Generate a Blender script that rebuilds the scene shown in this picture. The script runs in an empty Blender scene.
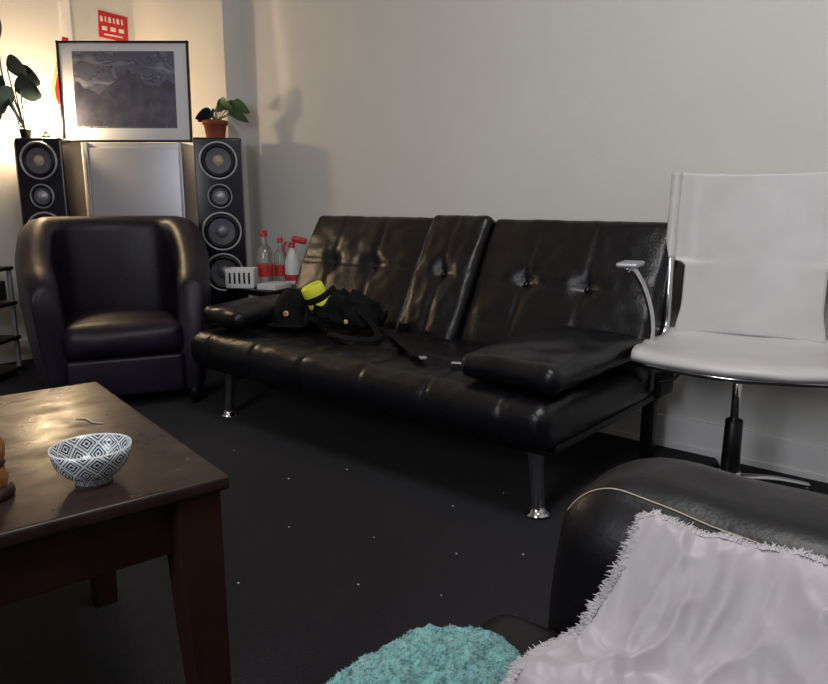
import bpy, bmesh, math, random
from mathutils import Vector, Matrix, noise, Euler
from mathutils.bvhtree import BVHTree
random.seed(4)
S=bpy.context.scene
COL=S.collection
try:
    S.view_settings.view_transform='Standard'
except Exception: pass
R2=(.766,.643); F2=(-.643,.766)
def LD(L,D,z=0.0): return Vector((R2[0]*L+F2[0]*D, R2[1]*L+F2[1]*D, z))
YAWC=math.atan2(.643,.766)

# ---------------------------------------------------------------- materials
def sc(r,g,b):
    f=lambda c:(c/255/12.92) if c/255<=.04045 else ((c/255+.055)/1.055)**2.4
    return (f(r),f(g),f(b),1)
def mat(name,col,rough=.5,metal=0,bump=0,bscale=50,var=0,vscale=5,emit=0,trans=0,coat=0,sheen=0,detail=4,dist=0.01,spec=None):
    m=bpy.data.materials.new(name); m.use_nodes=True
    nt=m.node_tree; b=nt.nodes['Principled BSDF']
    b.inputs['Base Color'].default_value=col
    b.inputs['Roughness'].default_value=rough
    b.inputs['Metallic'].default_value=metal
    if spec is not None: b.inputs['Specular IOR Level'].default_value=spec
    if trans: b.inputs['Transmission Weight'].default_value=trans
    if coat: b.inputs['Coat Weight'].default_value=coat; b.inputs['Coat Roughness'].default_value=.1
    if sheen: b.inputs['Sheen Weight'].default_value=sheen
    if emit:
        b.inputs['Emission Color'].default_value=col; b.inputs['Emission Strength'].default_value=emit
    tc=nt.nodes.new('ShaderNodeTexCoord')
    if var:
        n=nt.nodes.new('ShaderNodeTexNoise'); n.inputs['Scale'].default_value=vscale; n.inputs['Detail'].default_value=5
        nt.links.new(tc.outputs['Object'],n.inputs['Vector'])
        r=nt.nodes.new('ShaderNodeValToRGB'); r.color_ramp.elements[0].position=.3; r.color_ramp.elements[1].position=.7
        r.color_ramp.elements[0].color=tuple(c*(1-var) for c in col[:3])+(1,)
        r.color_ramp.elements[1].color=tuple(min(1,c*(1+var)) for c in col[:3])+(1,)
        nt.links.new(n.outputs['Fac'],r.inputs['Fac']); nt.links.new(r.outputs['Color'],b.inputs['Base Color'])
    if bump:
        n=nt.nodes.new('ShaderNodeTexNoise'); n.inputs['Scale'].default_value=bscale; n.inputs['Detail'].default_value=detail
        nt.links.new(tc.outputs['Object'],n.inputs['Vector'])
        bp=nt.nodes.new('ShaderNodeBump'); bp.inputs['Strength'].default_value=bump; bp.inputs['Distance'].default_value=dist
        nt.links.new(n.outputs['Fac'],bp.inputs['Height']); nt.links.new(bp.outputs['Normal'],b.inputs['Normal'])
    return m
M={}
M['wall']=mat('wall_paint',sc(211,210,207),.75,bump=.06,bscale=60,var=.03,vscale=1.2)
M['trim']=mat('trim_paint',sc(234,234,234),.4,var=.02)
M['ceil']=mat('ceiling_paint',sc(225,222,215),.8,var=.02)
M['carpet']=mat('charcoal_carpet',sc(30,28,34),.97,bump=.8,bscale=260,var=.5,vscale=160,sheen=.06,spec=.15)
M['leather']=mat('black_leather',sc(10,9,15),.33,bump=.3,bscale=110,var=.25,vscale=7,dist=.004,spec=.42)
M['leather_b']=mat('hazed_brown_black_leather',sc(27,21,35),.42,bump=.3,bscale=90,var=.25,vscale=6,dist=.004,spec=.35)  # purple-blue lift in this colour stands in for lens haze over the armchair
M['leather_s']=mat('sofa_leather',sc(18,17,20),.40,bump=.2,bscale=120,var=.2,vscale=8,dist=.003,spec=.32)
M['thread']=mat('tan_thread',sc(175,160,140),.8,bump=.3,bscale=300)
M['chrome']=mat('chrome',sc(215,215,220),.12,1,bump=.02,bscale=20)
M['blackmetal']=mat('black_metal',sc(18,18,20),.4,.4,var=.1)
M['blackplastic']=mat('black_plastic',sc(13,13,15),.4,var=.1,spec=.3)
M['white_l']=mat('white_leather',sc(198,196,197),.38,bump=.06,bscale=25,var=.05,vscale=9,dist=.004)
M['wood']=mat('dark_wood',sc(46,27,24),.38,bump=.1,bscale=30,var=.35,vscale=12,dist=.003,spec=.35)
M['satin']=mat('grey_satin',sc(160,155,160),.48,bump=.3,bscale=35,var=.05,sheen=.25,dist=.005)
M['fringe']=mat('fringe_yarn',sc(182,178,181),.9,var=.1,vscale=60)
M['teal']=mat('teal_fleece',sc(106,158,158),.95,bump=.9,bscale=160,var=.3,vscale=70,sheen=.3)
M['terra']=mat('terracotta',sc(140,70,48),.8,var=.15,vscale=20)
M['leaf']=mat('green_leaf',sc(84,112,70),.45,var=.3,vscale=25)
M['leafd']=mat('dark_leaf',sc(26,42,42),.45,var=.3,vscale=25)
M['gloss']=mat('black_gloss',sc(18,18,30),.25,bump=.02,bscale=8,spec=.4)
M['silver']=mat('silver_plastic',sc(170,172,180),.4,.5,var=.05)
M['dsilver']=mat('dark_silver',sc(120,122,132),.4,.5,var=.05)
M['cone']=mat('speaker_cone',sc(84,86,98),.5,var=.2,vscale=30)
M['cream']=mat('dust_cap',sc(185,170,142),.45,var=.1)
M['panel']=mat('brushed_grey_panel',sc(186,187,194),.34,.35,var=.05,vscale=3,bump=.04,bscale=14)
M['mat']=mat('picture_mount',sc(228,230,235),.6,var=.02)
M['glass']=mat('clear_glass',sc(240,238,236),.08,trans=.85,bump=.02)
M['red']=mat('red_plastic',sc(195,30,34),.4,var=.1)
M['redlab']=mat('red_label',sc(185,45,42),.55,var=.5,vscale=60)
M['whitep']=mat('white_plastic',sc(215,215,215),.4,var=.04)
M['yellow']=mat('neon_yellow',sc(222,226,60),.6,var=.1)
M['cloth']=mat('black_cloth',sc(13,13,16),.9,bump=.5,bscale=120,var=.3,vscale=20,spec=.2)
M['amber']=mat('amber_wood',sc(140,88,50),.35,var=.3,vscale=25)
M['soil']=mat('soil',sc(40,28,20),.95,bump=.6,bscale=90)
M['bulb']=mat('lit_bulb',(1,.72,.42,1),.4,emit=430)
M['bulb_fill']=mat('fill_bulb',(1,.72,.42,1),.4,emit=280)  # glow of the added fill bulb hidden behind the picture
M['tan']=mat('tan_pattern',sc(190,160,110),.6,var=.4,vscale=120)

def print_mat():
    m=mat('print_landscape',sc(70,72,85),.5); nt=m.node_tree; b=nt.nodes['Principled BSDF']
    tc=nt.nodes.new('ShaderNodeTexCoord')
    mp=nt.nodes.new('ShaderNodeMapping'); mp.inputs['Scale'].default_value=(3,3,6)
    n=nt.nodes.new('ShaderNodeTexNoise'); n.inputs['Scale'].default_value=2.2; n.inputs['Detail'].default_value=10; n.inputs['Distortion'].default_value=1.2
    r=nt.nodes.new('ShaderNodeValToRGB')
    r.color_ramp.elements[0].position=.35; r.color_ramp.elements[0].color=sc(92,94,114)
    r.color_ramp.elements[1].position=.66; r.color_ramp.elements[1].color=sc(140,142,156)
    e=r.color_ramp.elements.new(.50); e.color=sc(98,100,120)
    e=r.color_ramp.elements.new(.52); e.color=sc(56,58,74)
    e=r.color_ramp.elements.new(.54); e.color=sc(104,106,124)
    nt.links.new(tc.outputs['Object'],mp.inputs['Vector']); nt.links.new(mp.outputs['Vector'],n.inputs['Vector'])
    nt.links.new(n.outputs['Fac'],r.inputs['Fac']); nt.links.new(r.outputs['Color'],b.inputs['Base Color'])
    return m
M['print']=print_mat()
M['mount_dark']=mat('print_mountain',sc(72,73,92),.5,var=.45,vscale=14)
def bowl_mat():
    m=mat('blue_white_glaze',sc(190,195,195),.2); nt=m.node_tree; b=nt.nodes['Principled BSDF']; L=nt.links.new
    def mth(op,a,bv=None,bo=None):
        n=nt.nodes.new('ShaderNodeMath'); n.operation=op; L(a,n.inputs[0])
        if bo is not None: L(bo,n.inputs[1])
        elif bv is not None: n.inputs[1].default_value=bv
        return n.outputs[0]
    tc=nt.nodes.new('ShaderNodeTexCoord'); sp=nt.nodes.new('ShaderNodeSeparateXYZ'); L(tc.outputs['Object'],sp.inputs[0])
    at=mth('ARCTAN2',sp.outputs['Y'],bo=sp.outputs['X'])
    u=mth('MULTIPLY',at,10/(2*math.pi)); v=mth('MULTIPLY',sp.outputs['Z'],30)
    v=mth('ADD',v,.2)
    fu=mth('ABSOLUTE',mth('SUBTRACT',mth('FRACT',mth('ADD',u,20.0)),.5))
    fv=mth('ABSOLUTE',mth('SUBTRACT',mth('FRACT',v),.5))
    d=mth('ADD',fu,bo=fv)
    dd=mth('ABSOLUTE',mth('SUBTRACT',d,.5))
    net=mth('GREATER_THAN',dd,.07)
    ln=mth('GREATER_THAN',mth('SINE',mth('MULTIPLY',d,34)),-.2)
    f=mth('MULTIPLY',net,bo=ln)
    rim=mth('LESS_THAN',sp.outputs['Z'],.0555)
    f=mth('MULTIPLY',f,bo=rim)
    mx=nt.nodes.new('ShaderNodeMix'); mx.data_type='RGBA'
    L(f,mx.inputs[0]); mx.inputs[6].default_value=sc(200,205,205); mx.inputs[7].default_value=sc(30,46,66)
    L(mx.outputs[2],b.inputs['Base Color'])
    return m
M['bowl']=bowl_mat()
def top_mat():
    m=mat('worn_table_top',sc(42,30,28),.3,bump=.08,bscale=60,var=.4,vscale=9,dist=.002,spec=.3); nt=m.node_tree; b=nt.nodes['Principled BSDF']
    n=nt.nodes.new('ShaderNodeTexNoise'); n.inputs['Scale'].default_value=14; n.inputs['Detail'].default_value=6
    mr=nt.nodes.new('ShaderNodeMapRange'); mr.inputs['From Min'].default_value=.35; mr.inputs['From Max'].default_value=.7
    mr.inputs['To Min'].default_value=.24; mr.inputs['To Max'].default_value=.5
    nt.links.new(n.outputs['Fac'],mr.inputs['Value']); nt.links.new(mr.outputs['Result'],b.inputs['Roughness'])
    return m
M['top']=top_mat()

# ---------------------------------------------------------------- mesh helpers
def link(o,parent=None):
    COL.objects.link(o)
    if parent is not None: o.parent=parent
    return o
def mk(name,verts,faces,m,parent=None,loc=(0,0,0),rot=(0,0,0),smooth=True):
    me=bpy.data.meshes.new(name); me.from_pydata([tuple(v) for v in verts],[],faces); me.update()
    bm=bmesh.new(); bm.from_mesh(me); bmesh.ops.remove_doubles(bm,verts=bm.verts,dist=1e-6)
    bmesh.ops.recalc_face_normals(bm,faces=bm.faces); bm.to_mesh(me); bm.free()
    for p in me.polygons: p.use_smooth=smooth
    me.materials.append(m)
    o=bpy.data.objects.new(name,me); o.location=loc; o.rotation_euler=rot
    return link(o,parent)
def thing(name,label,cat,loc,rz=0,group=None):
    e=bpy.data.objects.new(name,None); e.empty_display_size=.1; e.location=loc; e.rotation_euler=(0,0,rz)
    link(e)
    if label: e['label']=label; e['category']=cat
    if group: e['group']=group
    return e
def tag(o,label,cat,group=None):
    o['label']=label; o['category']=cat
    if group: o['group']=group
def rbox(parent,name,m,c,s,r=.01,n=(1,1,1),disp=None,rot=(0,0,0),loc=None,ns=3,smooth=True):
    h=[x/2 for x in s]; r=min(r,min(h)*.999)
    def ax(hh,k):
        a=[]
        for i in range(ns): a.append(-hh+r*i/ns)
        for i in range(k+1): a.append(-hh+r+(2*hh-2*r)*i/k)
        for i in range(1,ns+1): a.append(hh-r+r*i/ns)
        return a
    A=[ax(h[i],n[i]) for i in range(3)]
    verts=[];faces=[]
    def mp(p):
        cc=[max(-(h[i]-r),min(h[i]-r,p[i])) for i in range(3)]
        d=Vector([p[i]-cc[i] for i in range(3)])
        if d.length>1e-9:
            mx=max(abs(d.x),abs(d.y),abs(d.z)); d=d.normalized()*mx
        q=Vector(cc)+d
        if disp: q=q+Vector(disp(q.x/h[0],q.y/h[1],q.z/h[2]))
        return (q.x+c[0],q.y+c[1],q.z+c[2])
    for axis in range(3):
        u,v=(axis+1)%3,(axis+2)%3
        for sgn in (-1,1):
            base=len(verts)
            for a in A[u]:
                for b in A[v]:
                    p=[0,0,0]; p[axis]=sgn*h[axis]; p[u]=a; p[v]=b
                    verts.append(mp(p))
            nv=len(A[v])
            for i in range(len(A[u])-1):
                for j in range(nv-1):
                    f=[base+i*nv+j,base+(i+1)*nv+j,base+(i+1)*nv+j+1,base+i*nv+j+1]
                    faces.append(f if sgn>0 else f[::-1])
    return mk(name,verts,faces,m,parent,loc or (0,0,0),rot,smooth)
def lathe(parent,name,m,prof,loc=(0,0,0),rot=(0,0,0),seg=32,sx=1,sy=1):
    verts=[];faces=[];n=len(prof)
    for k in range(seg):
        a=2*math.pi*k/seg
        for r,z in prof: verts.append((r*math.cos(a)*sx,r*math.sin(a)*sy,z))
    for k in range(seg):
        k2=(k+1)%seg
        for i in range(n-1):
            f=[k*n+i,k2*n+i,k2*n+i+1,k*n+i+1]
            if prof[i][0]<1e-6: f=[k*n+i,k2*n+i+1,k*n+i+1]
            elif prof[i+1][0]<1e-6: f=[k*n+i,k2*n+i,k*n+i+1]
            faces.append(f)
    return mk(name,verts,faces,m,parent,loc,rot)
def catmull(P,k=8):
    P=[Vector(p) for p in P]; out=[]
    for i in range(len(P)-1):
        p0=P[max(i-1,0)];p1=P[i];p2=P[i+1];p3=P[min(i+2,len(P)-1)]
        for j in range(k):
            t=j/k
            out.append(.5*((2*p1)+(p2-p0)*t+(2*p0-5*p1+4*p2-p3)*t*t+(3*p1-p0-3*p2+p3)*t**3))
    out.append(P[-1]); return out
def sweep(parent,name,m,P,ra,rb=None,seg=10,k=8,ref=(0,0,1),taper=None):
    rb=rb or ra
    C=catmull(P,k) if k>1 else [Vector(p) for p in P]
    up=Vector(ref); verts=[];faces=[]
    for i,c in enumerate(C):
        t=(C[min(i+1,len(C)-1)]-C[max(i-1,0)]).normalized()
        if abs(t.dot(up))>.98 and i==0: up=Vector((1,0,0))
        side=t.cross(up)
        if side.length<1e-4: side=t.orthogonal()
        side.normalize(); up2=side.cross(t).normalized(); up=up2
        s=taper(i/(len(C)-1)) if taper else 1
        for q in range(seg):
            a=2*math.pi*q/seg
            verts.append(c+side*(ra*s*math.cos(a))+up2*(rb*s*math.sin(a)))
    for i in range(len(C)-1):
        for q in range(seg):
            q2=(q+1)%seg
            faces.append([i*seg+q,i*seg+q2,(i+1)*seg+q2,(i+1)*seg+q])
    faces.append(list(range(seg))); faces.append([(len(C)-1)*seg+q for q in range(seg)])
    return mk(name,verts,faces,m,parent)
def cyl(parent,name,m,p0,p1,r0,r1=None,seg=20):
    r1=r0 if r1 is None else r1
    p0=Vector(p0);p1=Vector(p1);d=(p1-p0); L=d.length; q=d.to_track_quat('Z','Y')
    o=lathe(parent,name,m,[(0,0),(r0*.9,0),(r0,.1*min(r0,L)),(r1,L-.1*min(r1,L)),(r1*.9,L),(0,L)],seg=seg)
    o.location=p0; o.rotation_euler=q.to_euler()
    return o
def gau(d,s): return math.exp(-d*d/(2*s*s))
def sm(a,b,x):
    t=max(0,min(1,(x-a)/(b-a))); return t*t*(3-2*t)

# ---------------------------------------------------------------- room
def struct(name,m,c,s):
    o=rbox(None,name,m,(0,0,0),s,.001,ns=1,smooth=False,loc=c); o['kind']='structure'; return o
XL=-4.72; XR=1.4; YB=2.8; YF=-2.0; H=3.0
struct('floor',M['carpet'],((XL+XR)/2,(YB+YF)/2,-.05),(XR-XL+.4,YB-YF+.4,.1))
struct('ceiling',M['ceil'],((XL+XR)/2,(YB+YF)/2,H+.05),(XR-XL+.4,YB-YF+.4,.1))
struct('wall_back',M['wall'],((XL+XR)/2,YB+.05,H/2),(XR-XL+.2,.1,H))
struct('wall_left',M['wall'],(XL-.05,(YB+YF)/2,H/2),(.1,YB-YF,H))
struct('wall_right',M['wall'],(XR+.05,(YB+YF)/2,H/2),(.1,YB-YF,H))
struct('wall_front',M['wall'],((XL+XR)/2,YF-.05,H/2),(XR-XL+.2,.1,H))
PE=-3.72; PY=2.67
struct('wall_pilaster',M['wall'],((XL+PE)/2,(PY+YB)/2,H/2),(PE-XL,YB-PY,H))
struct('baseboard_back',M['trim'],((PE+XR)/2,YB-.009,.065),(XR-PE,.018,.13))
struct('trim_1',M['trim'],((PE+XR)/2,YB-.013,.012),(XR-PE,.026,.024))
struct('baseboard_left',M['trim'],(XL+.009,(PY+YF)/2,.065),(.018,PY-YF,.13))
struct('trim_2',M['trim'],(XL+.012,2.2,H/2),(.024,.06,H))

# crumbs on the carpet
SV=[];SF=[]
rr=random.Random(11)
spots=[(-1.23,1.95),(-1.3,1.75),(-1.9,1.55),(-1.1,1.5),(-1.6,1.3),(-1.2,1.2),(-2.1,1.35),(-.95,1.62),(-1.45,1.0),(-1.8,1.75),(-1.0,1.3),(-1.35,1.42),(-2.3,1.6),(-1.7,1.05)]
for (x,y) in spots:
    s=rr.uniform(.002,.0045); b=len(SV)
    for dx,dy,dz in ((-1,-.6,0),(1,-.7,0),(.8,.8,0),(-.7,.9,0),(0.1,0,1.1)):
        SV.append((x+dx*s,y+dy*s,.001+dz*s))
    SF+=[[b,b+1,b+4],[b+1,b+2,b+4],[b+2,b+3,b+4],[b+3,b,b+4],[b+3,b+2,b+1,b]]
o=mk('carpet_crumbs',SV,SF,M['whitep'],None,smooth=False); o['kind']='stuff'; tag(o,'tiny white crumbs scattered on the dark carpet','crumbs')

# ---------------------------------------------------------------- futon sofa
fut=thing('futon_sofa','black faux leather futon sofa with tufted back and chrome legs','sofa',(-1.91,2.2,0))
def seatdisp(x,y,z):
    d=0
    if z>0:
        for i in range(6):
            for yy in (-.35,.25):
                bx=-.83+i*.333
                r=math.hypot((x-bx)*.95,(y-yy)*.4)
                d-=.016*gau(r,.035)
            d-=.005*gau((x-(-.83+i*.333))*.95,.008)
        for yy in (-.35,.25): d-=.005*gau((y-yy)*.4,.008)
        d*=sm(1,.85,abs(x))
        d+=.012*(1-x*x)*(1-y*y)
    yv=0
    if y<0:
        yv=-.02*(1-z*z)
        for i in range(6): yv+=.006*gau((x-(-.83+i*.333))*.95,.009)*(1 if z>-.6 else 0)
    w=.005*noise.noise(Vector((x*9,y*4,z*2)))+.003*noise.noise(Vector((x*26,y*11,z*3)))
    return (0,yv,d+w)
rbox(fut,'seat',M['leather'],(.035,-.05,.335),(1.84,.82,.165),.05,(150,44,6),seatdisp,ns=4)
def backdisp(bs,w,h):
    def f(x,y,z):
        d=0
        if y<0:
            for (bx,bz) in bs:
                r=math.hypot((x-bx)*w/2,(z-bz)*h/2); d+=.03*gau(r,.035)
                d+=.006*gau((x-bx)*w/2,.007)*sm(1,.8,abs(z))
            if bs: d+=.006*gau((z-bs[0][1])*h/2,.007)*sm(1,.9,abs(x))
            d-=.018*(1-x**4)*(1-z**4)
            d+=.007*noise.noise(Vector((x*3+w*7,0,z*3)))+.003*noise.noise(Vector((x*9+w*7,0,z*6)))
        return (0,d,0)
    return f
tilt=math.radians(-28)
def module(name,cx,w,h,bs,yo=0,th=.13):
    o=rbox(fut,name,M['leather'],(0,th/2,h/2),(w,th,h),.03,(int(w*60),2,int(h*60)),backdisp(bs,w,h),rot=(tilt,0,0),loc=(cx,.13+yo,.395),ns=4)
    for bx,bz in bs:
        lathe(o,'button',M['leather'],[(0,.008),(.008,.006),(.013,0),(.01,-.008)],(bx*w/2,.012,h/2+bz*h/2),(math.pi/2,0,0),seg=14)
module('backrest',-.555,.815,.605,[(-.38,.1),(.3,.1)])
module('backrest',.575,.80,.605,[(-.38,.02),(.3,.02)])
module('center_console',.012,.325,.62,[(0,.05)],yo=-.03,th=.15)
rbox(fut,'back_frame',M['blackmetal'],(0,.13,.27),(1.80,.03,.40),.006,rot=(tilt,0,0),loc=(0,.14,.395))
rbox(fut,'frame_rail',M['blackmetal'],(0,-.36,.238),(1.80,.03,.03),.006)
sweep(fut,'frame_rail',M['blackmetal'],[(-.86,-.40,.248),(.92,-.40,.248)],.009,k=1)
rbox(fut,'frame_rail',M['blackmetal'],(.925,.08,.25),(.03,.90,.03),.006)
rbox(fut,'frame_rail',M['blackmetal'],(-.86,.08,.25),(.03,.86,.03),.006)
rbox(fut,'frame_rail',M['blackmetal'],(0,.42,.25),(1.84,.03,.03),.006)
for sx in (-1,1): rbox(fut,'hinge_bracket',M['blackmetal'],(sx*.955+.02,.40,.315),(.03,.14,.10),.012)
for sx in (-1,1):
    x=sx*.80+.015+(.02 if sx<0 else 0)
    o=lathe(fut,'leg',M['chrome'],[(0,0),(.040,0),(.042,.006),(.028,.014),(.024,.03),(.026,.18),(.032,.215),(.036,.225),(0,.225)],(x+sx*.045,-.325,0),(math.radians(-2),math.radians(-sx*6),0))
    o['label']='polished chrome front leg with round foot'
    o=rbox(fut,'leg',M['blackmetal'],(sx*.88+.04,.42,.12),(.05,.05,.24),.008); o['label']='black rear leg'
for sx in (-1,1):
    def pd(x,y,z,sx=sx): return (0,0,((.018*(1-x*x)*(1-y*y)) if z>0 else 0)+.008*noise.noise(Vector((x*2+sx*5,y*3,z))))
    p=rbox(None,'arm_cushion',M['leather'],(0,0,0),(.37 if sx>0 else .27,.60 if sx>0 else .46,.085),.040,(24,36,3),pd,loc=(-1.115 if sx>0 else -2.655,2.07 if sx>0 else 2.02,.486),rot=(math.radians(2),0,math.radians(-3*sx)),ns=4)
    tag(p,'flat black faux leather arm cushion lying on the futon seat','cushion','futon arm cushions')

# ---------------------------------------------------------------- white office chair
ch=thing('office_chair','white leather sling office chair on a chrome wheeled frame','chair',(-.606,2.347,0),math.radians(11.5))
def seat_prof():
    V=[];F=[]; NX=28
    pts=[(-.10,.480),(-.115,.493),(-.113,.508),(-.095,.519),(-.05,.523),(.02,.518),(.07,.513),(.15,.513),(.23,.520),(.275,.54)]
    pts=[(p.y,p.z) for p in catmull([(0,a,b) for a,b in pts],4)]
    for i,(y,z) in enumerate(pts):
        for j in range(NX+1):
            x=-1+2*j/NX
            w=.318 if y<.14 else .318-.06*sm(.14,.27,y)
            k=.055*(1-x*x)
            yy=y-k*sm(.2,-.02,y)
            V.append((x*w,yy,z-.010*(1-x*x)+.003*noise.noise(Vector((x*4,y*12,3)))))
    for i in range(len(pts)-1):
        for j in range(NX):
            a=i*(NX+1)+j; F.append([a,a+1,a+NX+2,a+NX+1])
    return V,F
V,F=seat_prof(); o=mk('seat',V,F,M['white_l'],ch); md=o.modifiers.new('t','SOLIDIFY'); md.thickness=.012; md.offset=-1
def back_sling():
    V=[];F=[];NX=36;NZ=56
    for i in range(NZ+1):
        t=i/NZ; z=.525+(1.095-.525)*t; y=.262+.07*t
        w=.226+.054*sm(.44,.46,t)+.016*sm(.2,0,t)
        for j in range(NX+1):
            x=-1+2*j/NX
            V.append((x*w,y+.03*(1-x*x)+.002*noise.noise(Vector((x*1.5,z*4,1)))+.005*gau(abs(x)-.80,.02)*sm(.44,.5,t),z+(.008*x*x-.004 if t>.9 else 0)))
    for i in range(NZ):
        for j in range(NX):
            a=i*(NX+1)+j; F.append([a,a+1,a+NX+2,a+NX+1])
    return V,F
V,F=back_sling(); o=mk('backrest',V,F,M['white_l'],ch); md=o.modifiers.new('t','SOLIDIFY'); md.thickness=.01; md.offset=0
for sx in (-1,1):
    sweep(ch,'side_sleeve',M['white_l'],[(sx*.280,.296,.79),(sx*.280,.318,.93),(sx*.280,.334,1.098)],.020,seg=14)
    sweep(ch,'frame_tube',M['chrome'],[(sx*.29,-.09,.475),(sx*.30,0,.485),(sx*.295,.18,.488),(sx*.272,.255,.53),(sx*.272,.272,.65),(sx*.276,.295,.80),(sx*.28,.336,1.09)],.0145,seg=12)
    sweep(ch,'arm_tube',M['chrome'],[(sx*.295,.12,.49),(sx*.298,.10,.60),(sx*.318,.05,.70),(sx*.342,.01,.760),(sx*.35,-.05,.780),(sx*.35,-.10,.780)],.0105,seg=12)
    rbox(ch,'arm_pad',M['silver'],(sx*.35,-.05,.793),(.07,.13,.016),.007,(3,6,1)); 
sweep(ch,'frame_bar',M['chrome'],[(-.29,-.085,.470),(0,-.14,.464),(.29,-.085,.470)],.011)
sweep(ch,'frame_bar',M['chrome'],[(-.28,.20,.485),(0,.20,.475),(.28,.20,.485)],.011)
rbox(ch,'tilt_mechanism',M['blackmetal'],(0,.02,.458),(.14,.18,.035),.01)
sweep(ch,'lever',M['blackmetal'],[(-.06,.0,.455),(-.16,-.02,.455),(-.19,-.03,.42),(-.24,-.03,.40)],.006)
rbox(ch,'support_bar',M['blackmetal'],(0,.0,.468),(.58,.03,.012),.004)
cyl(ch,'gas_lift',M['chrome'],(0,0,.28),(0,0,.455),.014)
cyl(ch,'column',M['blackplastic'],(0,0,.085),(0,0,.30),.030,.027)
cyl(ch,'hub',M['chrome'],(0,0,.065),(0,0,.125),.042,.034)
for k in range(5):
    a=math.radians(72*k+30); c,s=math.cos(a),math.sin(a)
    sweep(ch,'base_arm',M['chrome'],[(.03*c,.03*s,.10),(.15*c,.15*s,.092),(.27*c,.27*s,.068)],.019,.012,taper=lambda t:1-.35*t)
    w=thing('caster','',"",(.265*c,.265*s,.0),a); w.parent=ch
    for sy in (-1,1):
        lathe(w,'wheel',M['blackplastic'],[(0,-.009),(.022,-.009),(.026,-.005),(.026,.005),(.022,.009),(0,.009)],(0,sy*.013,.0265),(math.pi/2,0,0),seg=18)
    cyl(w,'stem',M['chrome'],(0,0,.03),(0,0,.07),.006)

# ---------------------------------------------------------------- near sofa
so=thing('leather_sofa','black leather sofa with rounded arm and tan contrast stitching','sofa',(0,0,0))
def armdisp(x,y,z):
    b=.015*(1-x**4)*(1-z*z) if abs(y)>.5 else 0
    sag=-.02*sm(.2,1,x) if z>0 else 0
    return ((-.035*(1-max(-1,min(1,z))**2)*sm(-.6,-1,x)),b*(1 if y>0 else -.3),sag+.008*(1-y*y)+.005*noise.noise(Vector((x*6,y*2,z*2))))
arm=rbox(so,'arm',M['leather_s'],(.09,.972,.315),(1.08,.264,.585),.095,(40,10,20),armdisp,ns=6)
rbox(so,'arm',M['leather_s'],(.09,-1.23,.315),(1.08,.28,.585),.10,(12,4,6),ns=5)
def cd(x,y,z): return (-.02*(1-z*z) if x<0 else 0,0,(.012*(1-x*x)*(1-y*y) if z>0 else 0))
rbox(so,'seat_cushion',M['leather_s'],(-.07,.36,.325),(.90,.94,.17),.05,(16,16,3),cd,ns=4)
rbox(so,'seat_cushion',M['leather_s'],(-.07,-.60,.325),(.90,.94,.17),.05,(16,16,3),cd,ns=4)
rbox(so,'base',M['leather_s'],(.07,-.12,.15),(1.04,1.92,.19),.03,(4,4,1))
rbox(so,'backrest',M['leather_s'],(.50,-.12,.52),(.24,1.94,.66),.09,(4,12,6),ns=5)
bv=BVHTree.FromPolygons([v.co.copy() for v in arm.data.vertices],[list(p.vertices) for p in arm.data.polygons])
def armz(x,y):
    h=bv.ray_cast(Vector((x,y,2)),Vector((0,0,-1)))
    return h[0].z if h[0] is not None else None
pts=[]
for i in range(300):
    x=-.45+i*.0031; yy=.892-.026*sm(-.42,-.08,x); z=armz(x,yy)
    if z is not None and z>.40: pts.append((x,yy,z+.0008))
sweep(so,'stitching',M['thread'],pts,.0016,.0010,seg=5,k=1)
for x in (-.36,.5):
    for y in (1.0,-1.24): cyl(so,'foot',M['blackplastic'],(x,y,0),(x,y,.06),.025,.03)

# grey throw
def edge_x(y): 
    return -.305-.035*sm(.80,.73,y)-.03*sm(.75,.6,y)+.006*math.sin(y*45)
YT=.826
def zt(x,y):
    b=.462+(.602-.462)*sm(.70,.83,y)
    n=noise.noise(Vector((x*5+y*3,y*6-x*2,.3)))*.018
    n2=noise.noise(Vector((x*16+y*9,y*9-x*12,1.3)))*.012
    rid=abs(noise.noise(Vector((x*8-y*9,y*4+x*5,4.1))))
    rid2=abs(noise.noise(Vector((x*19+y*6,y*14-x*3,8.1))))
    rid3=abs(noise.noise(Vector((x*30-y*22,y*20+x*9,2.7))))
    w=1-.5*sm(.75,.83,y)
    return b+(n+n2+.045*(.3-min(rid,.3))+.026*(.3-min(rid2,.3))+.011*(.3-min(rid3,.3))+.006)*w
def edge_y(x): return YT+.003*sm(-.3,-.1,x)+.005*math.sin(x*30)
V=[];F=[];NX=220;NY=240
for j in range(NY+1):
    for i in range(NX+1):
        fy=j/NY; fx=i/NX
        y=.12+fy*(YT-.12)
        x0=edge_x(y); x=x0+fx*(.32-x0)
        y2=y+(edge_y(x)-YT)*fy
        V.append((x,y2,zt(x,y)))
for j in range(NY):
    for i in range(NX):
        a=j*(NX+1)+i; F.append([a,a+1,a+NX+2,a+NX+1])
thr=mk('throw_blanket',V,F,M['satin']); md=thr.modifiers.new('t','SOLIDIFY'); md.thickness=.008; md.offset=-1
tag(thr,'silver grey satin throw with frayed fringe over the sofa seat','blanket')
V2=[];F2_=[]
def tuft(p,d,l,r):
    d=d.normalized(); a=d.orthogonal().normalized(); b=d.cross(a); base=len(V2)
    mid=p+d*l*.55+Vector((random.uniform(-1,1),random.uniform(-1,1),random.uniform(-.5,1)))*l*.18
    tip=mid+d*l*.45+Vector((random.uniform(-1,1),random.uniform(-1,1),random.uniform(-1,.4)))*l*.3
    for c,rr in ((p,r),(mid,r*.8),(tip,r*.3)):
        for k in range(4): V2.append(c+a*rr*math.cos(k*math.pi/2)+b*rr*math.sin(k*math.pi/2))
    for s in range(2):
        for k in range(4):
            k2=(k+1)%4; F2_.append([base+s*4+k,base+s*4+k2,base+s*4+4+k2,base+s*4+4+k])
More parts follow.
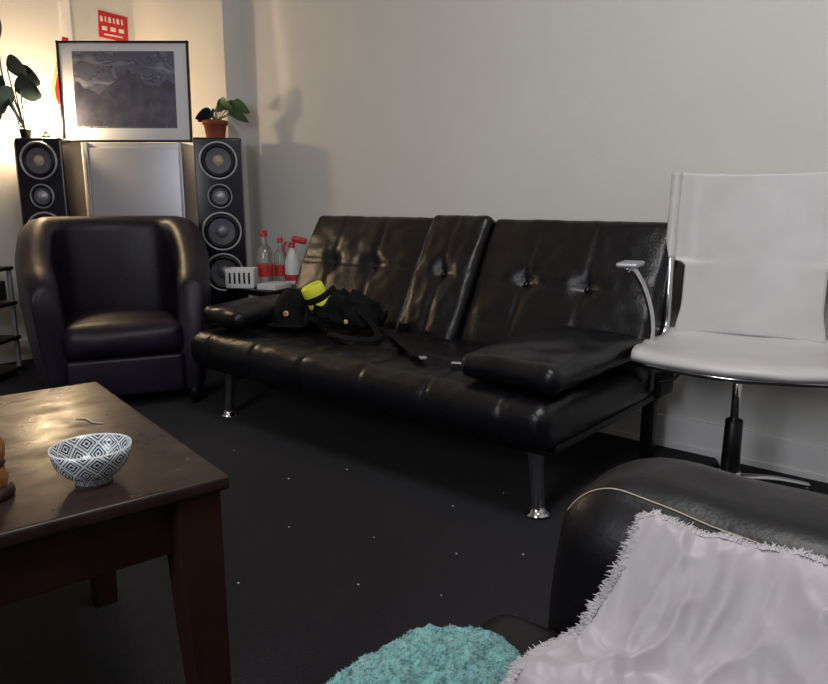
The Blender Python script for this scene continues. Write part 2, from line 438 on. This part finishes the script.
for j in range(0,3200):
    y=.12+(j/3200)*(YT-.12); x=edge_x(y)
    tuft(Vector((x+random.uniform(-.002,.009),y,zt(x,y)-.002)),Vector((-1,random.uniform(-.8,.8),random.uniform(-.25,.5))),random.uniform(.003,.009),.0010)
for j in range(2600):
    x=-.305+j/2600*.6; y=edge_y(x)
    tuft(Vector((x,y-random.uniform(-.002,.008),zt(x,YT)-.002)),Vector((random.uniform(-.8,.8),1,random.uniform(-.1,.6))),random.uniform(.003,.009),.0010)
o=mk('fringe',V2,F2_,M['fringe'],thr,smooth=False); o['kind']='stuff'

# teal fleece blanket
TC=(-.440,.530); TR=(.084,.150)
def tealp():
    V=[];F=[];N=120
    for j in range(N+1):
        for i in range(N+1):
            u=-1+2*i/N; v=-1+2*j/N
            x=u*math.sqrt(1-v*v/2); y=v*math.sqrt(1-u*u/2); r=math.hypot(x,y)
            X=TC[0]+x*TR[0]+.024*y; Y=TC[1]+y*TR[1]
            z=.436+.070*math.sqrt(max(0,1-r**3))*(1-.15*y*y)
            p=Vector((X,Y,0)); z+=.026*noise.noise(p*15)*(1-r*r)+.010*noise.noise(p*50)*(1-r**4)
            k=.008*noise.noise(Vector((X*30,Y*30,7)))
            V.append((X+k*x,Y+k*y,z+.005*noise.noise(p*130)))
    for j in range(N):
        for i in range(N):
            a=j*(N+1)+i; F.append([a,a+1,a+N+2,a+N+1])
    return V,F
V,F=tealp(); tl=mk('fleece_blanket',V,F,M['teal']); tag(tl,'soft teal fleece blanket bunched on the black sofa seat','blanket')
V2=[];F2_=[]
for k in range(16000):
    v=Vector(V[random.randrange(len(V))]); c=Vector((TC[0],TC[1],.42)); d=(v-c); d.z*=1.5
    if v.z<.44: continue
    dd=d.normalized()+Vector((random.uniform(-1,1),random.uniform(-1,1),random.uniform(-.6,.6)))*1.6
    tuft(v-d.normalized()*.002+Vector((random.uniform(-1,1),random.uniform(-1,1),0))*.0015,dd,random.uniform(.0015,.0036),.0009)
o=mk('fleece_pile',V2,F2_,M['teal'],tl,smooth=False); o['kind']='stuff'

# ---------------------------------------------------------------- coffee table
ux=Vector((-.981,.195,0)); uy=Vector((-.195,-.981,0)); C1=Vector((-.914,.626,0)); W=.77; LN=1.15
ctr=C1+ux*W/2+uy*LN/2
ct=thing('coffee_table','dark stained wooden coffee table with square legs','table',(ctr.x,ctr.y,0),math.atan2(uy.y,uy.x)+math.pi/2)
ZT=.564
rbox(ct,'table_top',M['top'],(0,0,ZT-.0125),(W,LN,.025),.006,(2,2,1))
for sy in (-1,1):
    rbox(ct,'apron',M['wood'],(0,sy*(LN/2-.05),ZT-.025-.05),(W-.10,.022,.10),.003)
for sx in (-1,1):
    rbox(ct,'apron',M['wood'],(sx*(W/2-.05),0,ZT-.025-.05),(.022,LN-.10,.10),.003)
for sx in (-1,1):
    for sy in (-1,1):
        hh=ZT-.025; a=.036; b=.025; x0=sx*(W/2-.048); y0=sy*(LN/2-.048)
        V=[];
        for z,q in ((0,b),(.30,a*.93),(hh-.11,a),(hh,a)):
            for (ax,ay) in ((-1,-1),(1,-1),(1,1),(-1,1)):
                V.append((x0+sx*(a-(0 if ax==sx else 2*q)), y0+sy*(a-(0 if ay==sy else 2*q)), z))
        F=[[0,1,2,3],[12,13,14,15]]
        for l in range(3):
            for k in range(4): F.append([l*4+k,l*4+(k+1)%4,l*4+4+(k+1)%4,l*4+4+k])
        o=mk('leg',V,F,M['wood'],ct,smooth=False); md=o.modifiers.new('b','BEVEL'); md.width=.003; md.segments=2
q=.875
bw=lathe(None,'bowl',M['bowl'],[(a*q,b*q) for a,b in [(0,.006),(.024,.006),(.028,0),(.032,.0),(.031,.008),(.046,.016),(.060,.032),(.067,.052),(.069,.066),(.067,.066),(.064,.050),(.056,.032),(.038,.018),(0,.012)]],(-1.063,.475,ZT),seg=64)
tag(bw,'small white ceramic bowl with blue diamond pattern on coffee table','bowl')
fg=thing('wooden_figurine','turned amber wood figurine with a dark base on coffee table','ornament',(-1.118,.340,ZT))
lathe(fg,'base',M['wood'],[(0,0),(.036,0),(.038,.006),(.036,.014),(.030,.018),(0,.018)])
lathe(fg,'body',M['amber'],[(.028,.018),(.031,.03),(.027,.045),(.024,.052),(.029,.062),(.031,.078),(.027,.092),(.017,.100),(.015,.106),(.020,.114),(.022,.126),(.018,.138),(.008,.146),(0,.148)])
lathe(fg,'band',M['wood'],[(.026,.048),(.029,.052),(.026,.057)])
ws=sweep(None,'wrapper_scrap',M['silver'],[(-1.40,.60,ZT+.0015),(-1.385,.613,ZT+.0015),(-1.35,.612,ZT+.0015),(-1.33,.622,ZT+.0015)],.002,.001,seg=6)
tag(ws,'thin silvery scrap of wrapper on the coffee table','wrapper')

# ---------------------------------------------------------------- tub armchair
tub=thing('tub_armchair','dark brown-black leather tub armchair with curved back','armchair',(-3.47,1.77,0),math.radians(64))
def tub_shell():
    path=catmull([(-.37,-.38,0),(-.425,-.22,0),(-.445,0,0),(-.41,.21,0),(-.28,.365,0),(0,.42,0),(.28,.365,0),(.41,.21,0),(.445,0,0),(.425,-.22,0),(.37,-.38,0)],8)
    n=len(path); V=[];F=[]
    for i,c in enumerate(path):
        t=(path[min(i+1,n-1)]-path[max(i-1,0)]).normalized(); out=Vector((-t.y,t.x,0))
        if out.dot(Vector((c.x,c.y,0)))<0: out=-out
        y=c.y
        hgt=.66+.255*sm(-.40,.26,y)
        e=min(i,n-1-i)/6; e=min(1,e); hgt-=.05*(1-e)**2
        th=.15*(.8+.2*e)
        prof=[(-.05,.07),(-.035,.20),(-.015,.35),(0,.5),(0.004,hgt-.08),(-.006,hgt-.035),(-.032,hgt-.010),(-th/2,hgt),(-th+.032,hgt-.012),(-th+.004,hgt-.04),(-th-.004,hgt-.08),(-th-.01,.45),(-th-.01,.25),(-th-.01,.07)]
        for d,z in prof: V.append((c.x+out.x*d,c.y+out.y*d,z))
    k=len(prof)
    for i in range(n-1):
        for j in range(k):
            j2=(j+1)%k; F.append([i*k+j,(i+1)*k+j,(i+1)*k+j2,i*k+j2])
    F.append(list(range(k))); F.append([(n-1)*k+j for j in range(k)])
    return V,F
V,F=tub_shell(); o=mk('curved_back',V,F,M['leather_b'],tub); md=o.modifiers.new('b','BEVEL'); md.width=.015; md.segments=3; md.limit_method='ANGLE'; md.angle_limit=math.radians(60)
def tcd(x,y,z): return (-.10*x*sm(0,1,y)*.9,-.03*(1-z*z)*(1-x*x) if y<0 else 0,(.03*(1-x*x)*(1-y*y) if z>0 else 0)+.004*noise.noise(Vector((x*3,y*3,z))))
rbox(tub,'seat_cushion',M['leather_b'],(0,-.08,.345),(.54,.60,.16),.055,(20,20,4),tcd,ns=4)
rbox(tub,'front_panel',M['leather_b'],(0,-.33,.17),(.52,.09,.19),.02,(4,2,2))
for sx in (-1,1):
    for y in (-.33,.25): cyl(tub,'foot',M['blackplastic'],(sx*(.31 if y<0 else .22),y,0),(sx*(.31 if y<0 else .22),y,.09),.02,.026)

# ---------------------------------------------------------------- speakers
def driver(par,z,r,nm,cap='cone',capr=.3):
    e=bpy.data.objects.new(nm,None); e.empty_display_size=.05; e.location=(0,-.002,z); e.rotation_euler=(math.pi/2,0,0); link(e,par)
    lathe(e,'trim_ring',M['silver'],[(r*.88,.0),(r*.90,.007),(r*.95,.009),(r,.006),(r,0)],seg=40)
    lathe(e,'surround',M['blackplastic'],[(r*.66,.002),(r*.72,.010),(r*.82,.010),(r*.89,.003)],seg=40)
    lathe(e,'cone',M['cone'],[(r*.67,.003),(r*.4,-.0015),(r*.25,-.0018),(0,-.0018)],seg=40)
    lathe(e,'dust_cap',M[cap],[(r*capr,-.001),(r*capr*.8,.006),(r*capr*.4,.012),(0,.014)],seg=28)
def speaker(L,D,lab,yaw=0):
    w=.27; dpt=.26
    p=LD(L,D)
    s=thing('floor_speaker',lab,'speaker',p,YAWC+yaw,'pair of tower speakers')
    rbox(s,'cabinet',M['gloss'],(0,dpt/2,.69),(w,dpt,1.32),.012)
    rbox(s,'plinth',M['blackplastic'],(0,dpt/2,.015),(w+.03,dpt+.02,.03),.006)
    driver(s,1.222,.108,'midrange_driver','cream',.28)
    driver(s,1.022,.070,'tweeter','silver',.46)
    driver(s,.820,.114,'woofer','dsilver',.34)
    driver(s,.580,.114,'woofer','dsilver',.34)
    for sx in (-1,1): rbox(s,'edge_strip',M['dsilver'],(sx*(w/2-.004),-.003,.69),(.005,.006,1.28),.002)
    return s
speaker(-1.125,4.15,'tall glossy black tower speaker with a potted plant on top',math.radians(13))
speaker(-2.155,4.15,'tall glossy black tower speaker with a lit lamp on top')

cb=thing('storage_cabinet','pale grey metallic cabinet standing between two tower speakers','cabinet',LD(-1.645,4.25),YAWC)
rbox(cb,'body',M['panel'],(0,.12,.665),(.57,.22,1.33),.004)
rbox(cb,'door',M['panel'],(0,.0,.67),(.53,.018,1.26),.004)
rbox(cb,'edge_trim',M['silver'],(.275,0,.665),(.018,.024,1.33),.003)
rbox(cb,'edge_trim',M['silver'],(-.275,0,.665),(.018,.024,1.33),.003)
rbox(cb,'handle',M['silver'],(.23,-.018,.75),(.012,.018,.14),.004)

pf=thing('framed_picture','black framed monochrome landscape print leaning on the grey cabinet','picture',LD(-1.685,4.275,1.332),YAWC)
PW=.765; PH=.57
fr=bpy.data.objects.new('picture_frame',None); fr.rotation_euler=(math.radians(-3),0,0); fr.empty_display_size=.05; link(fr,pf)
for nm,c,s in (('frame_rail',(0,0,.008),(PW,.022,.012)),('frame_rail',(0,0,PH-.008),(PW,.022,.012)),('frame_rail',(-PW/2+.008,0,PH/2),(.012,.022,PH)),('frame_rail',(PW/2-.008,0,PH/2),(.012,.022,PH))):
    rbox(fr,nm,M['blackplastic'],c,s,.003)
rbox(fr,'mount_board',M['mat'],(0,.004,PH/2),(PW-.02,.006,PH-.02),.001,ns=1)
rbox(fr,'print',M['print'],(0,-.0005,PH/2+.012),(.59,.004,.43),.0008,ns=1)
pts=[(-.294,.02),(-.27,.05),(-.24,.01),(-.2,.0),(-.15,-.03),(-.10,.02),(-.05,.05),(-.02,.11),(.0,.08),(.02,.12),(.05,.09),(.08,.10),(.12,.03),(.2,.02),(.25,.06),(.294,.03),(.294,-.205),(-.294,-.205)]
V=[(x,-.0032,PH/2+.012+z) for x,z in pts]
mk('print_mountain',V,[list(range(len(V)))],M['mount_dark'],fr,smooth=False)

rc=thing('red_card','small red printed card stuck on the wall above the picture frame','sign',(XL+.003,2.515,2.04),math.radians(90))
rbox(rc,'card',M['red'],(0,0,.085),(.20,.004,.165),.001,ns=1,rot=(0,math.radians(3),0))
for i in range(6):
    x=-.075+i*.028
    rbox(rc,'printed_mark',M['whitep'],(x,-.0035,.122),(.010 if i%2 else .018,.002,.034),.0008,ns=1)
for i in range(3): rbox(rc,'printed_mark',M['whitep'],(-.058+.058*i,-.0035,.066),(.036,.002,.026),.0008,ns=1)
rbox(rc,'printed_mark',M['whitep'],(0,-.0035,.028),(.13,.002,.010),.0008,ns=1)

# ---------------------------------------------------------------- plants, lamp
def leaf(par,m,p,d,l,w,droop=.3,name='leaf',roll=0):
    d=Vector(d).normalized(); side=d.cross(Vector((0,0,1)))
    if side.length<1e-3: side=Vector((1,0,0))
    side.normalize(); nrm=side.cross(d)
    if roll:
        q=Matrix.Rotation(roll,3,d); side=q@side; nrm=q@nrm
    V=[];F=[];n=8
    for i in range(n+1):
        t=i/n; ww=w*math.sin(math.pi*min(1,t*.97+.03))**.6*(1-.35*t)
        c=Vector(p)+d*l*t-Vector((0,0,1))*droop*l*t*t
        V+= [c-side*ww+nrm*ww*.25,c,c+side*ww+nrm*ww*.25]
    for i in range(n):
        a=i*3; F+=[[a,a+1,a+4,a+3],[a+1,a+2,a+5,a+4]]
    return mk(name,V,F,m,par)
pp=thing('potted_plant','small green leafy plant in a terracotta pot on the tower speaker','plant',LD(-1.17,4.29,1.35),YAWC)
lathe(pp,'pot',M['terra'],[(0,0),(.050,0),(.054,.01),(.064,.08),(.072,.082),(.074,.105),(.068,.107),(.062,.09),(0,.088)],seg=28)
lathe(pp,'soil',M['soil'],[(0,.094),(.062,.092)],seg=20)
for (a,l,el,sz) in ((0.1,.10,.6,.10),(0.6,.13,.9,.10),(5.9,.12,.4,.11),(0.3,.15,.75,.10),(2.7,.05,1.0,.09),(3.6,.05,1.2,.10),(4.7,.06,.8,.09),(1.5,.10,1.1,.09),(5.3,.14,.8,.10),(.9,.10,1.3,.10)):
    d=Vector((math.cos(a)*math.cos(el),math.sin(a)*math.cos(el)*.5,math.sin(el)))
    b=Vector((0,0,.09)); t=b+d*l
    sweep(pp,'stem',M['leaf'],[b,b+d*l*.5+Vector((0,0,.01)),t],.003,seg=6,k=3)
    leaf(pp,M['leaf'] if math.cos(a)>0 else M['leafd'],t,Vector((d.x,d.y,.1)),sz,sz*.5,.5,roll=(-1 if math.cos(a)>0 else 1)*random.uniform(.5,1.2))
lp=thing('large_leaf_plant','dark green trailing plant with broad leaves in a black pot','plant',LD(-2.245,4.205,1.35),YAWC)
lathe(lp,'pot',M['blackplastic'],[(0,0),(.026,0),(.032,.045),(.036,.05),(.030,.05),(.026,.042),(0,.042)],seg=24)
for (dx,dz,sz,dirx,rl) in ((-.08,.20,.17,-1,1.3),(-.03,.27,.15,.8,-1.3),(-.12,.34,.16,-.6,1.2),(.00,.27,.13,1,-1.2),(-.06,.38,.14,.3,-1.3),(-.12,.14,.15,-1,1.4),(-.08,.28,.17,-.5,1.1),(.0,.34,.13,.9,-1.2),(-.04,.21,.14,-.2,1.3)):
    b=Vector((0,0,.05)); t=Vector((dx,-.01,dz))
    sweep(lp,'stem',M['leafd'],[b,b*.5+t*.5+Vector((dx*.2,0,.03)),t],.004,seg=6,k=4)
    leaf(lp,M['leafd'],t,Vector((dirx,-.1,.1)),sz,sz*.56,.35,roll=rl)
sweep(lp,'stem',M['leafd'],[(-.02,0,.05),(-.08,-.02,.30),(-.10,0,.5),(-.06,-.03,.62),(-.13,-.02,.85)],.005,seg=6)
leaf(lp,M['leafd'],(-.10,-.02,.5),(-.8,0,.3),.11,.04)
for (L_,D_,key,k,lab) in ((-2.125,4.20,'bulb',.72,'small lamp with a bare glowing warm bulb on the speaker'),(-2.205,4.365,'bulb_fill',1.0,'added warm fill bulb behind the picture frame, lighting the pilaster')):  # the second bulb is an added fill for the wall behind the frame
    tlm=thing('table_lamp',lab,'lamp',LD(L_,D_,1.35),YAWC)
    lathe(tlm,'lamp_base',M['blackplastic'],[(0,0),(.026,0),(.028,.008),(.018,.014),(.010,.03),(.010,.05),(0,.052)],seg=20)
    lathe(tlm,'bulb',M[key],[(a*k,.05+(b-.05)*k) for a,b in [(.010,.05),(.016,.058),(.038,.082),(.044,.103),(.038,.126),(.018,.142),(0,.146)]],seg=24)
sc_=thing('striped_scarf','narrow red and tan patterned strap behind the picture frame','strap',LD(-2.055,4.40,1.36),YAWC)
sweep(sc_,'band',M['red'],[(-.06,0,.20),(-.07,.0,.3),(-.03,0,.45),(.0,0,.58)],.020,.004,ref=(0,1,0))
sweep(sc_,'band',M['tan'],[(-.09,-.004,.22),(-.10,-.004,.28),(-.06,-.004,.42),(-.03,-.004,.53)],.010,.004,ref=(0,1,0))
sweep(sc_,'hanging_loop',M['red'],[(-.06,0,.20),(-.0,0,.10),(.0,0,0)],.008,.004,ref=(0,1,0))

# ---------------------------------------------------------------- side table with bottles
st=thing('side_table','small low black side table between the speaker and the futon','table',(-3.10,2.50,0))
rbox(st,'table_top',M['blackplastic'],(0,0,.515),(.36,.42,.03),.005)
for sx in (-1,1):
    for sy in (-1,1): rbox(st,'leg',M['blackplastic'],(sx*.155,sy*.185,.25),(.035,.035,.50),.004)
rbox(st,'shelf',M['blackplastic'],(0,0,.2),(.32,.38,.02),.004)
def bottle(p,s,lab,spray=False,rz=0):
    b=thing('spray_bottle' if spray else 'glass_bottle',lab,'bottle',(p.x,p.y,.53),rz)
    r=.040*s;h=.25*s
    if not spray:
        lathe(b,'body',M['glass'],[(0,0),(r*.95,0),(r,.01),(r,h*.6),(r*.8,h*.7),(r*.35,h*.8),(r*.33,h*.93),(r*.38,h*.94),(r*.36,h)],seg=24)
        lathe(b,'label',M['redlab'],[(r*1.02,h*.16),(r*1.02,h*.40)],seg=24)
        lathe(b,'cap',M['red'],[(r*.42,h*.95),(r*.42,h*1.05),(0,h*1.05)],seg=16)
    else:
        lathe(b,'body',M['whitep'],[(0,0),(r*.9,0),(r*.95,.01),(r*.95,h*.45),(r*.6,h*.62),(r*.35,h*.7),(r*.33,h*.78),(0,h*.78)],seg=24)
        lathe(b,'label',M['redlab'],[(r*.97,h*.08),(r*.97,h*.2)],seg=24)
        rbox(b,'spray_head',M['red'],(-.010,0,h*.90),(.085,.024,.036),.01,(2,1,1),rot=(0,math.radians(12),0))
        sweep(b,'trigger',M['red'],[(-.028,0,h*.86),(-.045,0,h*.76),(-.042,0,h*.64)],.006,seg=8)
        lathe(b,'collar',M['red'],[(r*.42,h*.74),(r*.40,h*.84),(0,h*.84)],seg=16)
bottle(LD(-.845,3.98),1.15,'clear glass bottle with a red label and red cap')
bottle(LD(-.775,4.08),.98,'short clear glass bottle with a red label on side table')
bottle(LD(-.69,3.98),1.12,'white spray bottle with a red trigger head',True,YAWC)
cr=thing('plastic_basket','white slotted plastic basket on the side table','basket',LD(-.945,3.84,.53),math.radians(40))
for s,c in (((.15,.006,.10),(0,-.055,.055)),((.15,.006,.10),(0,.055,.055)),((.006,.11,.10),(-.075,0,.055)),((.006,.11,.10),(.075,0,.055)),((.15,.11,.006),(0,0,.003))):
    rbox(cr,'panel',M['whitep'],c,s,.002)
for i in range(5):
    rbox(cr,'slot',M['blackplastic'],(-.052+.026*i,-.0595,.055),(.011,.002,.06),.0008,ns=1)
bk=rbox(None,'paper_stack',M['whitep'],(0,0,0),(.12,.15,.03),.004,loc=(-3.0,2.40,.546),rot=(0,0,math.radians(15)))
tag(bk,'small stack of white papers on the side table','paper')

# ---------------------------------------------------------------- things on the futon
cap=thing('baseball_cap','black baseball cap with a round stitched badge on the futon','hat',(-2.475,2.10,.432),math.radians(25))
V=[];F=[];N=24;K=10
for i in range(K+1):
    ph=i/K*math.pi/2
    for j in range(N):
        a=2*math.pi*j/N
        V.append((.11*math.cos(a)*math.cos(ph)**.7,.115*math.sin(a)*math.cos(ph)**.7,.165*math.sin(ph)+.003*math.sin(a*6)))
for i in range(K):
    for j in range(N):
        j2=(j+1)%N; F.append([i*N+j,i*N+j2,(i+1)*N+j2,(i+1)*N+j])
mk('crown',V,F,M['cloth'],cap)
V=[];F=[]
for i in range(7):
    for j in range(13):
        a=math.pi+ (j/12)*math.pi; r=.09+.07*(i/6)*math.sin((j/12)*math.pi)**.6
        V.append((r*math.cos(a),r*math.sin(a),.016-.008*(i/6)+.012*math.sin((j/12)*math.pi)))
for i in range(6):
    for j in range(12):
        a=i*13+j; F.append([a,a+1,a+14,a+13])
o=mk('brim',V,F,M['cloth'],cap); md=o.modifiers.new('t','SOLIDIFY'); md.thickness=.004
lathe(cap,'badge',M['tan'],[(0,.003),(.011,.003),(.013,0)],(0,-.108,.07),(math.radians(72),0,0),seg=20)
lathe(cap,'badge_center',M['red'],[(0,.005),(.006,.004)],(0,-.108,.07),(math.radians(72),0,0),seg=16)
lathe(cap,'button',M['cloth'],[(0,.006),(.008,.003),(.01,0)],(0,0,.164),seg=12)
bag=thing('crumpled_bag','crumpled black fabric bag with neon yellow cuff on the futon','bag',(-2.21,2.16,.432),math.radians(20))
def bd(x,y,z): 
    v=Vector((x*1.6,y*1.6,z*1.2)); return (.03*noise.noise(v*2),.03*noise.noise(v*2+Vector((3,1,5))),(.05*noise.noise(v*1.9+Vector((9,2,1))) if z>-.5 else .01)-(.05*sm(0,1,x) if z>0 else 0))
rbox(bag,'body',M['cloth'],(0,0,.08),(.34,.22,.16),.07,(30,22,10),bd,ns=5)
cu=bpy.data.objects.new('cuff',None); cu.location=(-.085,-.075,.125); cu.rotation_euler=(math.radians(12),math.radians(-24),math.radians(20)); cu.empty_display_size=.05; link(cu,bag)
lathe(cu,'yellow_band',M['yellow'],[(.046,-.03),(.052,-.022),(.053,.012),(.052,.016)],seg=28,sy=.75)
lathe(cu,'black_band',M['cloth'],[(.052,.016),(.054,.020),(.053,.042),(.051,.046)],seg=28,sy=.75)
lathe(cu,'yellow_band',M['yellow'],[(.051,.046),(.052,.050),(.050,.085),(.044,.092),(.040,.088),(.038,.06)],seg=28,sy=.75)
lathe(cu,'lining',M['cloth'],[(.041,.075),(0,.07)],seg=28,sy=.75)
lathe(bag,'badge',M['tan'],[(0,.004),(.008,.003),(.010,0)],(.06,-.125,.06),(math.radians(75),0,0),seg=16)
sweep(bag,'strap',M['cloth'],[(.1,-.08,.10),(.2,-.14,.05),(.24,-.22,.02),(.16,-.27,.02),(.02,-.2,.02)],.016,.003)
bl=thing('black_strap','black webbing strap with a silver tip on the futon seat','belt',(-1.76,2.03,.43),0)
sweep(bl,'webbing',M['cloth'],[(-.22,.18,.018),(-.16,.12,.018),(-.05,.04,.018),(.07,-.045,.019),(.20,-.13,.018)],.022,.004)
rbox(bl,'tip',M['silver'],(0,0,0),(.025,.025,.008),.002,loc=(.215,-.14,.018),rot=(0,0,math.radians(-33)))
bu=rbox(None,'buckle',M['silver'],(0,0,0),(.045,.02,.006),.002,loc=(-1.42,1.93,.440),rot=(0,0,.4)); tag(bu,'small silver metal buckle on the futon seat','buckle')

# media rack by left wall
rk=thing('media_rack','low black media rack with open shelves beside the armchair','shelf',LD(-2.52,3.86),YAWC)
for z in (.04,.22,.42,.62): rbox(rk,'shelf',M['blackplastic'],(0,0,z),(.46,.30,.02),.004)
for sx in (-1,1):
    for sy in (-1,1): rbox(rk,'post',M['silver'],(sx*.21,sy*.13,.315),(.022,.022,.63),.004)
av=thing('stereo_amplifier','black stereo amplifier with silver knobs on the media rack','amplifier',LD(-2.52,3.86,.43),YAWC)
rbox(av,'case',M['blackplastic'],(0,0,.065),(.38,.24,.11),.005)
for x in (-.13,-.05,.12): lathe(av,'knob',M['silver'],[(0,.02),(.016,.02),(.018,0)],(x,-.12,.065),(math.pi/2,0,0),seg=18)
cbx=sweep(None,'power_cable',M['whitep'],[tuple(LD(-2.30,3.60,.60)),tuple(LD(-2.26,3.58,.45)),tuple(LD(-2.30,3.55,.22)),tuple(LD(-2.22,3.5,.006)),tuple(LD(-2.1,3.4,.006)),tuple(LD(-2.35,3.2,.006))],.005,seg=8)
tag(cbx,'white power cable trailing onto the carpet by the media rack','cable')

# ---------------------------------------------------------------- lights
def area(name,loc,target,size,power,col=(1,1,1)):
    l=bpy.data.lights.new(name,'AREA'); l.size=size; l.energy=power; l.color=col
    o=bpy.data.objects.new(name,l); o.location=loc; o.rotation_euler=(Vector(target)-Vector(loc)).to_track_quat('-Z','Y').to_euler(); COL.objects.link(o); return o
area('ceiling_light',(-.3,.8,2.92),(-.3,1.3,0),.7,35,(1,.985,.97))
area('rear_fill_light',(-.7,-1.7,1.9),(-1.0,2.8,1.1),1.0,36,(.91,.93,1))  # added fill from behind the camera to brighten the back wall, no window there
w=bpy.data.worlds.new('world'); S.world=w; w.use_nodes=True; w.node_tree.nodes['Background'].inputs[0].default_value=(.6,.65,.75,1); w.node_tree.nodes['Background'].inputs[1].default_value=.1

# ---------------------------------------------------------------- camera
cam=bpy.data.cameras.new('camera'); cam.sensor_fit='HORIZONTAL'; cam.sensor_width=36; cam.lens=36*700/828; cam.clip_start=.02
co=bpy.data.objects.new('camera',cam); COL.objects.link(co); co.location=(0,0,1)
th=math.atan(142/700)
d=Vector((F2[0]*math.cos(th),F2[1]*math.cos(th),-math.sin(th)))
co.rotation_euler=d.to_track_quat('-Z','Y').to_euler()
S.camera=co
